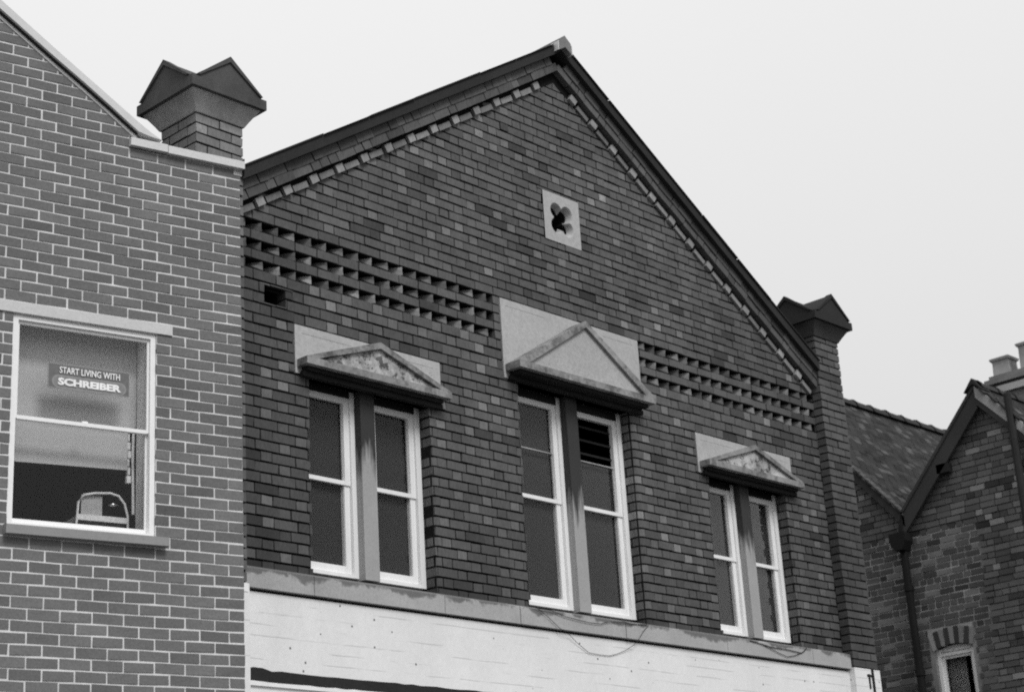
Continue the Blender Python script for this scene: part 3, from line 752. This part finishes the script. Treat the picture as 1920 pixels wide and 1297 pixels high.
m.box(a + .041, a + .056, y + .02, y + .05, zz(gm), zz(d - .034)); m.box(b - .056, b - .041, y + .02, y + .05, zz(gm), zz(d - .034)); m.box(a + .056, b - .056, y + .02, y + .05, zz(d - .055), zz(d - .034)); m.box(a + .056, b - .056, y + .018, y + .05, zz(gm - .004), zz(gm + .022))
m.box(-1.17, -1.13, y + .024, y + .07, zz(gm + .022), zz(gm + .034)); m.build('sash', MT['newwhite'], lw)
m = MB()
m.box(a + .041, a + .055, y + .045, y + .075, zz(c + .023), zz(gm - .005)); m.box(b - .055, b - .041, y + .045, y + .075, zz(c + .023), zz(gm - .005)); m.box(a + .055, b - .055, y + .045, y + .075, zz(c + .023), zz(c + .06))
m.build('sash', MT['newwhite'], lw)
B(a + .05, b - .05, y + .034, y + .037, zz(gm + .02), zz(d - .05)).build('pane', MT['glass'], lw)
B(a + .05, b - .05, y + .060, y + .063, zz(c + .058), zz(gm)).build('pane', MT['glass'], lw)
m = MB()
m.box(b - .046, b + .05, .094, .235, zz(c - .02), zz(d + .01)); m.box(a - .05, a + .046, .094, .17, zz(c - .02), zz(d + .01)); m.box(a - .05, b + .05, .094, .22, zz(d + .011), zz(d + .1))
m.build('window_reveal', MT['plaster'], lw)
m = MB()                                                   # the room behind
m.face([(-4, 3, zz(-.4)), (-.05, 3, zz(-.4)), (-.05, 3, zz(2)), (-4, 3, zz(2))]); m.face([(-4, .23, zz(-.4)), (-.05, .23, zz(-.4)), (-.05, 3, zz(-.4)), (-4, 3, zz(-.4))])
m.face([(-.05, .23, zz(-.4)), (-.05, 3, zz(-.4)), (-.05, 3, zz(2)), (-.05, .23, zz(2))]); m.face([(-4, .23, zz(-.4)), (-4, 3, zz(-.4)), (-4, 3, zz(2)), (-4, .23, zz(2))])
m.face([(-4, .23, zz(2)), (-.05, .23, zz(2)), (-.05, 3, zz(2)), (-4, 3, zz(2))])
m.build('room_lining', MT['dark'], shop)
def placed(mb, name, mat, label, cat, mtx=LM, smooth=False):
    o = mb.build(name, MT[mat], None, smooth); o.matrix_world = mtx; o['label'] = label; o['category'] = cat; return o
m = MB().prism([(-1.66, zz(.482)), (-.765, zz(.506)), (-.765, zz(.80)), (-.705, zz(.82)), (-.705, zz(1.50)), (-1.66, zz(1.50))], .232, .238)
placed(m, 'stand_in_blind', 'blind', 'grey blind added in place of murky reflections behind the big white sash window', 'blind')  # blind added to give the panes the grey of reflections
m = MB()
for k in range(7): m.box(-.765 + (k % 2)*.006, -.735 - (k % 3)*.006, .24, .27, zz(.42 + k*.06), zz(.47 + k*.06))
m.tube([(-.715, .25, zz(.9)), (-.72, .25, zz(.6)), (-.712, .25, zz(.2))], .010, 6)
placed(m, 'blind_cord', 'plaster', 'pale knotted cord hanging beside the lower edge of the grey blind', 'cord')
# tube-framed chair by the window
chr_ = thing('chair', 'chromed tube chair standing just inside the big sash window', 'chair', LM @ Vector((-.885, .33, zz(-.4))), LA)
m = MB(); z = lambda q: q + .4
m.tube([(.16, -.02, 0), (.16, -.02, z(.10)), (.158, -.02, z(.20)), (.135, -.02, z(.285)), (.09, -.02, z(.338)), (.03, -.02, z(.352)), (-.08, -.02, z(.342)), (-.16, -.02, z(.325)), (-.20, -.02, z(.27)), (-.21, -.02, z(.1)), (-.21, -.02, 0)], .009, 8)
m.tube([(.16, .36, 0), (.16, .36, z(.12)), (-.21, .36, z(.12)), (-.21, .36, 0)], .009, 8)
m.build('frame', MT['vinyl'], chr_, smooth=True)
B(-.20, .15, -.03, .38, z(.145), z(.185)).build('seat', MT['vinyl'], chr_)
B(-.17, -.02, .0, .012, z(.185), z(.33)).build('backrest', MT['curtain'], chr_)
m = MB().tube([(.02, -.01, z(.27)), (.05, -.015, z(.275)), (.10, -.01, z(.273))], [.002, .014, .003], 8); m.build('handle', MT['chrome'], chr_, smooth=True)
# sticker with its two lines of lettering
stk = thing('window_sticker', 'rectangular shop sticker with two lines of white lettering on the upper pane', 'sticker', LM @ Vector((-1.126, .042, zz(1.055))), LA)
w_, h_ = .292, .0885; y = .0
m = MB(); m.box(-w_, w_, .0, .0012, -h_, h_); m.build('sticker_ground', MT['stickerbg'], stk)
def fl(x0, x1, z0, z1, y0=0.): return [(x0, y0, z0), (x1, y0, z0), (x1, y0, z1), (x0, y0, z1)]
def pill(x0, x1, z0, z1, n=10):
    r = (z1 - z0)/2; zc0 = (z0+z1)/2; p = []
    for k in range(n+1): t = -math.pi/2 + math.pi*k/n; p.append((x1 - r + r*math.cos(t), zc0 + r*math.sin(t)))
    for k in range(n+1): t = math.pi/2 + math.pi*k/n; p.append((x0 + r + r*math.cos(t), zc0 + r*math.sin(t)))
    return p
m = MB(); t = .006
for q in ((-w_, w_, -h_, -h_ + t), (-w_, w_, h_ - t, h_), (-w_, -w_ + t, -h_ + t, h_ - t), (w_ - t, w_, -h_ + t, h_ - t)): m.box(q[0], q[1], -.0012, -.0002, q[2], q[3])
m.prism(pill(-.262, .268, -.082, .010), -.0010, -.0003); m.build('badge_outline', MT['stickerline'], stk)
m = MB(); m.prism(pill(-.250, .256, -.072, .000), -.0018, -.0012); m.build('badge', MT['stickermid'], stk)
def words(txt, cx, cz, wid, hei, y, bold):
    cu = bpy.data.curves.new('lettering', 'FONT'); cu.body = txt; cu.align_x = 'CENTER'; cu.align_y = 'CENTER'; cu.size = 1; cu.offset = bold; cu.extrude = .002; cu.resolution_u = 3
    t_ = bpy.data.objects.new('lettering', cu); COL.objects.link(t_); bpy.context.view_layer.update()
    me = bpy.data.meshes.new_from_object(t_.evaluated_get(bpy.context.evaluated_depsgraph_get())); COL.objects.unlink(t_); bpy.data.objects.remove(t_)
    xs = [v.co.x for v in me.vertices]; ys = [v.co.y for v in me.vertices]
    mx_ = Matrix.Translation((cx, y, cz)) @ Matrix.Diagonal((wid/(max(xs)-min(xs)), 1, hei/(max(ys)-min(ys)), 1)) @ Matrix.Rotation(R(90), 4, 'X') @ Matrix.Translation((-(max(xs)+min(xs))/2, -(max(ys)+min(ys))/2, 0))
    me.transform(mx_)
    me.materials.clear(); me.materials.append(MT['stickertext']); o = bpy.data.objects.new('lettering', me); COL.objects.link(o); o.parent = stk; return o
words('START LIVING WITH', .004, .045, .43, .046, -.005, .012)
words('SCHREIBER', .004, -.037, .45, .052, -.005, .05)

# ============================================================ 3. the gabled house on the right, across the lane
XR = 12.5
RM = Matrix.Translation((XR, 0, 0)) @ Matrix.Rotation(R(-90), 4, 'Z')
house = thing('brick_house', 'older brick house with steep tiled gables and a chimney at the far right', 'house', (XR, 0, 0), R(-90))
VX, VZ = -1.735, 2.53; G1X, G1Z = -4.0, 5.11; G2X, G2Z = -.43, 3.94
s1 = (G1Z - VZ)/(VX - G1X); s2 = (G2Z - VZ)/(G2X - VX)
def htop(x):
    if x < VX: return G1Z - s1*abs(x - G1X)
    return G2Z - s2*abs(x - G2X)
RW = (-1.60, -1.045, -1.1, .69)
hb = Blocks(house, 'brick', MT['oldbrick'], RM, 31)
archbox = (-1.66, -1.0, -1.2, .98)
hc = .0815
for i in range(-14, 80):
    z0 = i*hc + .006; z1 = z0 + hc - .012; x = -6 + (.1 if i % 2 else 0) + hb.rng.uniform(-.02, .02)
    fb = i % 4 == 3
    while x < 2.2:
        w = .108 if (fb and hb.rng.random() < .8) or hb.rng.random() < .1 else .214
        a, b = x + .005, x + w - .005; x += w
        if z0 > max(htop(a), htop(b), htop((a+b)/2)): continue
        for q in cut((a, b, z0, z1), [archbox]):
            r = hb.rng; cxx = (q[0]+q[1])/2
            rp = cxx < -.72 and z0 < 2.27
            t = r.gauss(.085, .017) if rp else r.gauss(.115, .022)
            if rp and r.random() < .13: t = .18
            if not rp and r.random() < .07: t = .24
            if r.random() < .05: t = .045
            k_ = .007 if rp else 0
            q = (q[0] + k_*.5, q[1] - k_*.5, q[2] + k_*.5, q[3] - k_*.5)
            cuts = [(s1, 1, G1Z + s1*G1X - .03)] if cxx < VX else [(-s2, 1, G2Z - s2*G2X - .03)] if cxx < G2X else [(s2, 1, G2Z + s2*G2X - .03)]
            rake_brick(hb, q, cuts, 0, .1, t, 1.2)
hb_done = True
# flat-topped cambered arch of alternating bricks
for k in range(9):
    f = (k - 4)/4.; x = -1.325 + f*.285; zc0 = .855 - .05*f*f
    hb.add((x, .05, zz(zc0)), (.058, .106, .215), .045 if k % 2 else hb.rng.choice([.17, .22, .30, .2]), (0, f*.22, 0), jit=.4)
hb.finish()
m = MB(); pls = [(-s1, 1, zz(G1Z) - 0 + s1*0 - s1*G1X*(-1)*(-1))]
def gable_poly(): return [(-8, zz(-1.2)), (2.2, zz(-1.2)), (2.2, zz(htop(2.2))), (G2X, zz(G2Z - .04)), (VX, zz(VZ - .04)), (G1X, zz(G1Z - .04)), (-6.3, zz(htop(-6.3))), (-8, zz(1.0))]
wx0, wx1, wz1 = RW[0], RW[1], .755
m.face([(x, .009, z) for x, z in [(-8, zz(-1.2)), (wx0, zz(-1.2)), (wx0, zz(wz1)), (wx0, zz(htop(wx0) - .04)), (VX, zz(VZ - .04)), (G1X, zz(G1Z - .04)), (-6.3, zz(htop(-6.3))), (-8, zz(1.0))]])
m.face([(x, .009, z) for x, z in [(wx1, zz(-1.2)), (2.2, zz(-1.2)), (2.2, zz(htop(2.2))), (G2X, zz(G2Z - .04)), (wx1, zz(htop(wx1) - .04))]])
m.face([(x, .009, z) for x, z in [(wx0, zz(wz1)), (wx1, zz(wz1)), (wx1, zz(htop(wx1) - .04)), (wx0, zz(htop(wx0) - .04))]])
m.face([(wx0, .009, zz(-1.2)), (wx0, .2, zz(-1.2)), (wx0, .2, zz(wz1)), (wx0, .009, zz(wz1))]); m.face([(wx1, .009, zz(-1.2)), (wx1, .2, zz(-1.2)), (wx1, .2, zz(wz1)), (wx1, .009, zz(wz1))])
m.face([(-8, .009, 0), (2.2, .009, 0), (2.2, .009, zz(-1.2)), (-8, .009, zz(-1.2))])
m.face([(2.2, .009, 0), (2.2, 8, 0), (2.2, 8, zz(htop(2.2))), (2.2, .009, zz(htop(2.2)))])
m.build('wall', MT['oldjoint'], house)
# roofs: each slope laid with tiles
tl = Blocks(house, 'tile', MT['tile'], RM, 41)
def slope(xr, zr, xe, ze, y0, y1, seed):
    d = Vector((xe - xr, 0, ze - zr)); L_ = d.length; u = d.normalized(); a = math.atan2(-u.z, u.x); nrm = Vector((-u.z, 0, u.x)) if u.x > 0 else Vector((u.z, 0, -u.x))
    rows = int(L_/.1)
    for r_ in range(rows):
        p = Vector((xr, 0, zr)) + u*((r_ + .5)*L_/rows); y = y0 - (.08 if r_ % 2 else 0); drop = tl.rng.uniform(-.004, .004)
        while y < y1:
            t = tl.rng.gauss(.026, .007)
            if tl.rng.random() < .12: t = tl.rng.uniform(.045, .085)
            c = p + nrm*(.014 + drop*.5); tilt = .07 if u.x > 0 else -.07
            tl.add((c.x, y + .0815, zz(c.z)), (.116, .158, .019), t, (0, a - tilt*(-1) if u.x > 0 else a + tilt*(-1), 0), jit=1.5); y += .165
ov = -.1
slope(G1X, G1Z, VX, VZ, ov, 7, 1); slope(G2X, G2Z, .9, htop(.9), ov, 6, 3)
slope(G2X, G2Z, VX, VZ, ov + .16, 4.2, 2)
tl.finish(dust='tile_courses')
m = MB(); e = .012
for xa, za, xb_, zb_ in ((G1X, G1Z, VX, VZ), (G2X, G2Z, 1.2, htop(1.2)), (VX, VZ, G2X, G2Z), (-6.4, htop(-6.4), G1X, G1Z)):
    m.face([(xa, ov + .02, zz(za - e)), (xb_, ov + .02, zz(zb_ - e)), (xb_, 8, zz(zb_ - e)), (xa, 8, zz(za - e))])
m.build('roof', MT['board'], house)
def halfround(y0, y1, x, z, r, n=6):
    m = MB(); v = []
    for yy, rr in ((y0, r), (y1, r*.94)):
        for k in range(n+1): t = math.pi*k/n; v.append((x + rr*math.cos(t), yy, zz(z + rr*math.sin(t)*.95)))
        v.append((x, yy, zz(z - .02)))
    q = n + 2; m.raw(v, [tuple(range(q)), tuple(range(q, 2*q))[::-1]] + [(i_, i_ + q, (i_+1) % q + q, (i_+1) % q) for i_ in range(q)]); return m
for k in range(16):
    y = ov + k*.457; m = halfround(y, y + .452, G1X, G1Z - .03, .125); m.v = [(a_, b_, c_) for a_, b_, c_ in m.v]
    o = halfround(y + .0, y + .05, G1X, G1Z - .02, .135); m.raw(o.v, o.f); m.build('ridge_tile', MT['board'], house)
for k in range(14):
    y = ov + k*.457; m = halfround(y, y + .452, G2X, G2Z - .03, .105); o = halfround(y, y + .04, G2X, G2Z - .03, .12); m.raw(o.v, o.f); m.build('ridge_tile', MT['board'], house)
# bargeboards and pale verge bedding
def board(xa, za, xb_, zb_, o0, o1, y0, y1, name, mat):
    MB().prism([(xa, zz(za + o0)), (xb_, zz(zb_ + o0)), (xb_, zz(zb_ + o1)), (xa, zz(za + o1))], y0, y1).build(name, MT[mat], house)
board(G1X, G1Z, VX + .03, VZ - .035, -.16, -.02, ov - .02, ov + .02, 'bargeboard', 'board')
board(G1X, G1Z, VX + .02, VZ - .02, -.02, .035, ov - .035, ov + .1, 'verge_bedding', 'capstone')
board(VX - .02, VZ - .02, G2X, G2Z, -.30, -.03, ov - .02, ov + .02, 'bargeboard', 'board')
board(VX - .0, VZ, G2X, G2Z, -.03, .03, ov - .035, ov + .1, 'verge_bedding', 'board')
board(G2X, G2Z, .95, htop(.95), -.26, -.16, ov - .02, ov + .02, 'bargeboard', 'board')
board(G2X, G2Z, .95, htop(.95), -.16, .0, ov - .03, ov + .06, 'verge_bedding', 'flarestone')
MB().prism([(G2X - .14, zz(G2Z - .07)), (G2X, zz(G2Z + .02)), (G2X + .12, zz(G2Z - .07)), (G2X, zz(G2Z + .10))], ov - .06, ov + .2).build('apex_tile', MT['slate'], house)
B(-1.14, -.97, ov - .02, .06, zz(2.92), zz(3.04)).build('purlin_end', MT['soot_shade'], house)  # beam end coloured black to carry the shadow around it
# rainwater pipe with hopper at the valley
m = MB(); x0 = -1.80
hop = [(-.115, 2.26), (.115, 2.26), (.12, 2.15), (.06, 2.03), (-.06, 2.03), (-.12, 2.15)]
m.prism([(x0 + a_, zz(b_)) for a_, b_ in hop], -.22, -.02)
m.tube([(x0 + .05, -.08, zz(2.5)), (x0 + .03, -.09, zz(2.36)), (x0, -.1, zz(2.22))], .045, 8)
m.tube([(x0, -.08, zz(2.06)), (x0, -.07, 0)], .052, 10)
for zb in (1.5, .4, -.7): m.tube([(x0, -.075, zz(zb)), (x0, -.075, zz(zb + .07))], .066, 10)
m.build('downpipe', MT['iron'], house)
MB().tube([(x0 + .11, -.05, zz(-1.0)), (x0 + .11, -.05, zz(.13)), (x0 + .10, -.05, zz(.17))], .03, 8).build('overflow_pipe', MT['newsill'], house)
m = MB().tube([(.035, -.16, zz(1.0)), (.035, -.16, zz(3.70)), (.035, -.16, zz(3.715))], [.05, .05, .04], 10); m.build('soil_pipe', MT['slate'], house)
# sash window with its curtains
m = MB(); a, b = RW[0] + .004, RW[1] - .004
m.box(a, a + .05, .05, .16, zz(-1.15), zz(.70)); m.box(b - .05, b, .05, .16, zz(-1.15), zz(.66)); m.box(a + .05, b - .05, .06, .16, zz(.615), zz(.655))
hw_ = m.build('window', MT['white'], house)
m = MB(); n = 10; p = [(a + (b-a)*k/n, .685 + .055*(1 - (2*k/n - 1)**2)) for k in range(n+1)] + [(b, .665), (a, .665)]
m.prism([(x, zz(z)) for x, z in p], .065, .16); m.build('frame_head', MT['white'], hw_)
m = MB(); m.box(a + .052, a + .085, .085, .13, zz(-1.1), zz(.614)); m.box(b - .085, b - .052, .085, .13, zz(-1.1), zz(.614)); m.box(a + .085, b - .085, .085, .13, zz(.58), zz(.614)); m.build('sash', MT['white'], hw_)
B(a + .08, b - .08, .10, .103, zz(-1.1), zz(.585)).build('pane', MT['glass'], hw_)
m = MB(); m.box(a - .3, b + .3, 1.2, 1.25, zz(-1.2), zz(.9)); m.box(a - .3, a - .28, .21, 1.2, zz(-1.2), zz(.9)); m.box(b + .28, b + .3, .21, 1.2, zz(-1.2), zz(.9)); m.box(a - .3, b + .3, .21, 1.2, zz(.9), zz(.92)); m.build('room_lining', MT['dark'], hw_)
def curtain(x0, x1, lab):
    m = MB(); n = 26; pr = []
    for k in range(n+1): x = x0 + (x1-x0)*k/n; pr.append((x, .25 + .018*math.sin(k*1.35)))
    for k in range(n): m.face([(pr[k][0], pr[k][1], zz(-1.2)), (pr[k+1][0], pr[k+1][1], zz(-1.2)), (pr[k+1][0], pr[k+1][1], zz(.64)), (pr[k][0], pr[k][1], zz(.64))])
    for k in range(n): m.face([(pr[k+1][0], pr[k+1][1] + .004, zz(-1.2)), (pr[k][0], pr[k][1] + .004, zz(-1.2)), (pr[k][0], pr[k][1] + .004, zz(.64)), (pr[k+1][0], pr[k+1][1] + .004, zz(.64))])
    return placed(m, 'curtain', 'curtain', lab, 'curtain', RM, True)
curtain(a + .03, a + .30, 'left curtain hanging inside the small window of the right-hand house')
curtain(a + .36, b + .02, 'right curtain hanging inside the small window of the right-hand house')
# chimney standing behind the nearer gable
yc = 2.5
m = MB(); m.box(-1.60, .6, yc, yc + .75, zz(3.2), zz(4.60)); m.box(-1.62, .62, yc - .03, yc + .78, zz(4.76), zz(4.83)); m.box(-1.56, .6, yc + .02, yc + .73, zz(4.83), zz(4.89))
cmn = m.build('chimney', MT['stack'], house)
B(-1.54, .62, yc - .05, yc + .8, zz(4.60), zz(4.70)).build('string_course', MT['palestring'], cmn)
B(-1.50, .6, yc + .0, yc + .75, zz(4.70), zz(4.76)).build('neck', MT['slate'], cmn)
for k, x in enumerate((-1.37, -.93, -.49)):
    m = MB(); hz = .23
    for r0, r1, a0, a1 in ((.135, .128, 4.985, 5.17), (.128, .133, 5.17, 5.215), (.15, .16, 5.215, 5.25), (.16, .13, 5.25, 5.27)):
        q = [(-1, -1), (1, -1), (1, 1), (-1, 1)]
        v = [(x + c_[0]*r0, yc + .2 + c_[1]*r0, zz(a0 - .1 + .12*(k > 0)*(a0 > 5))) for c_ in q] + [(x + c_[0]*r1, yc + .2 + c_[1]*r1, zz(a1 - .1 + .12*(k > 0))) for c_ in q]
        m.raw(v, [(0, 1, 5, 4), (1, 2, 6, 5), (2, 3, 7, 6), (3, 0, 4, 7), (4, 5, 6, 7), (3, 2, 1, 0)])
    m.build('chimney_pot', MT['potclay'], cmn)
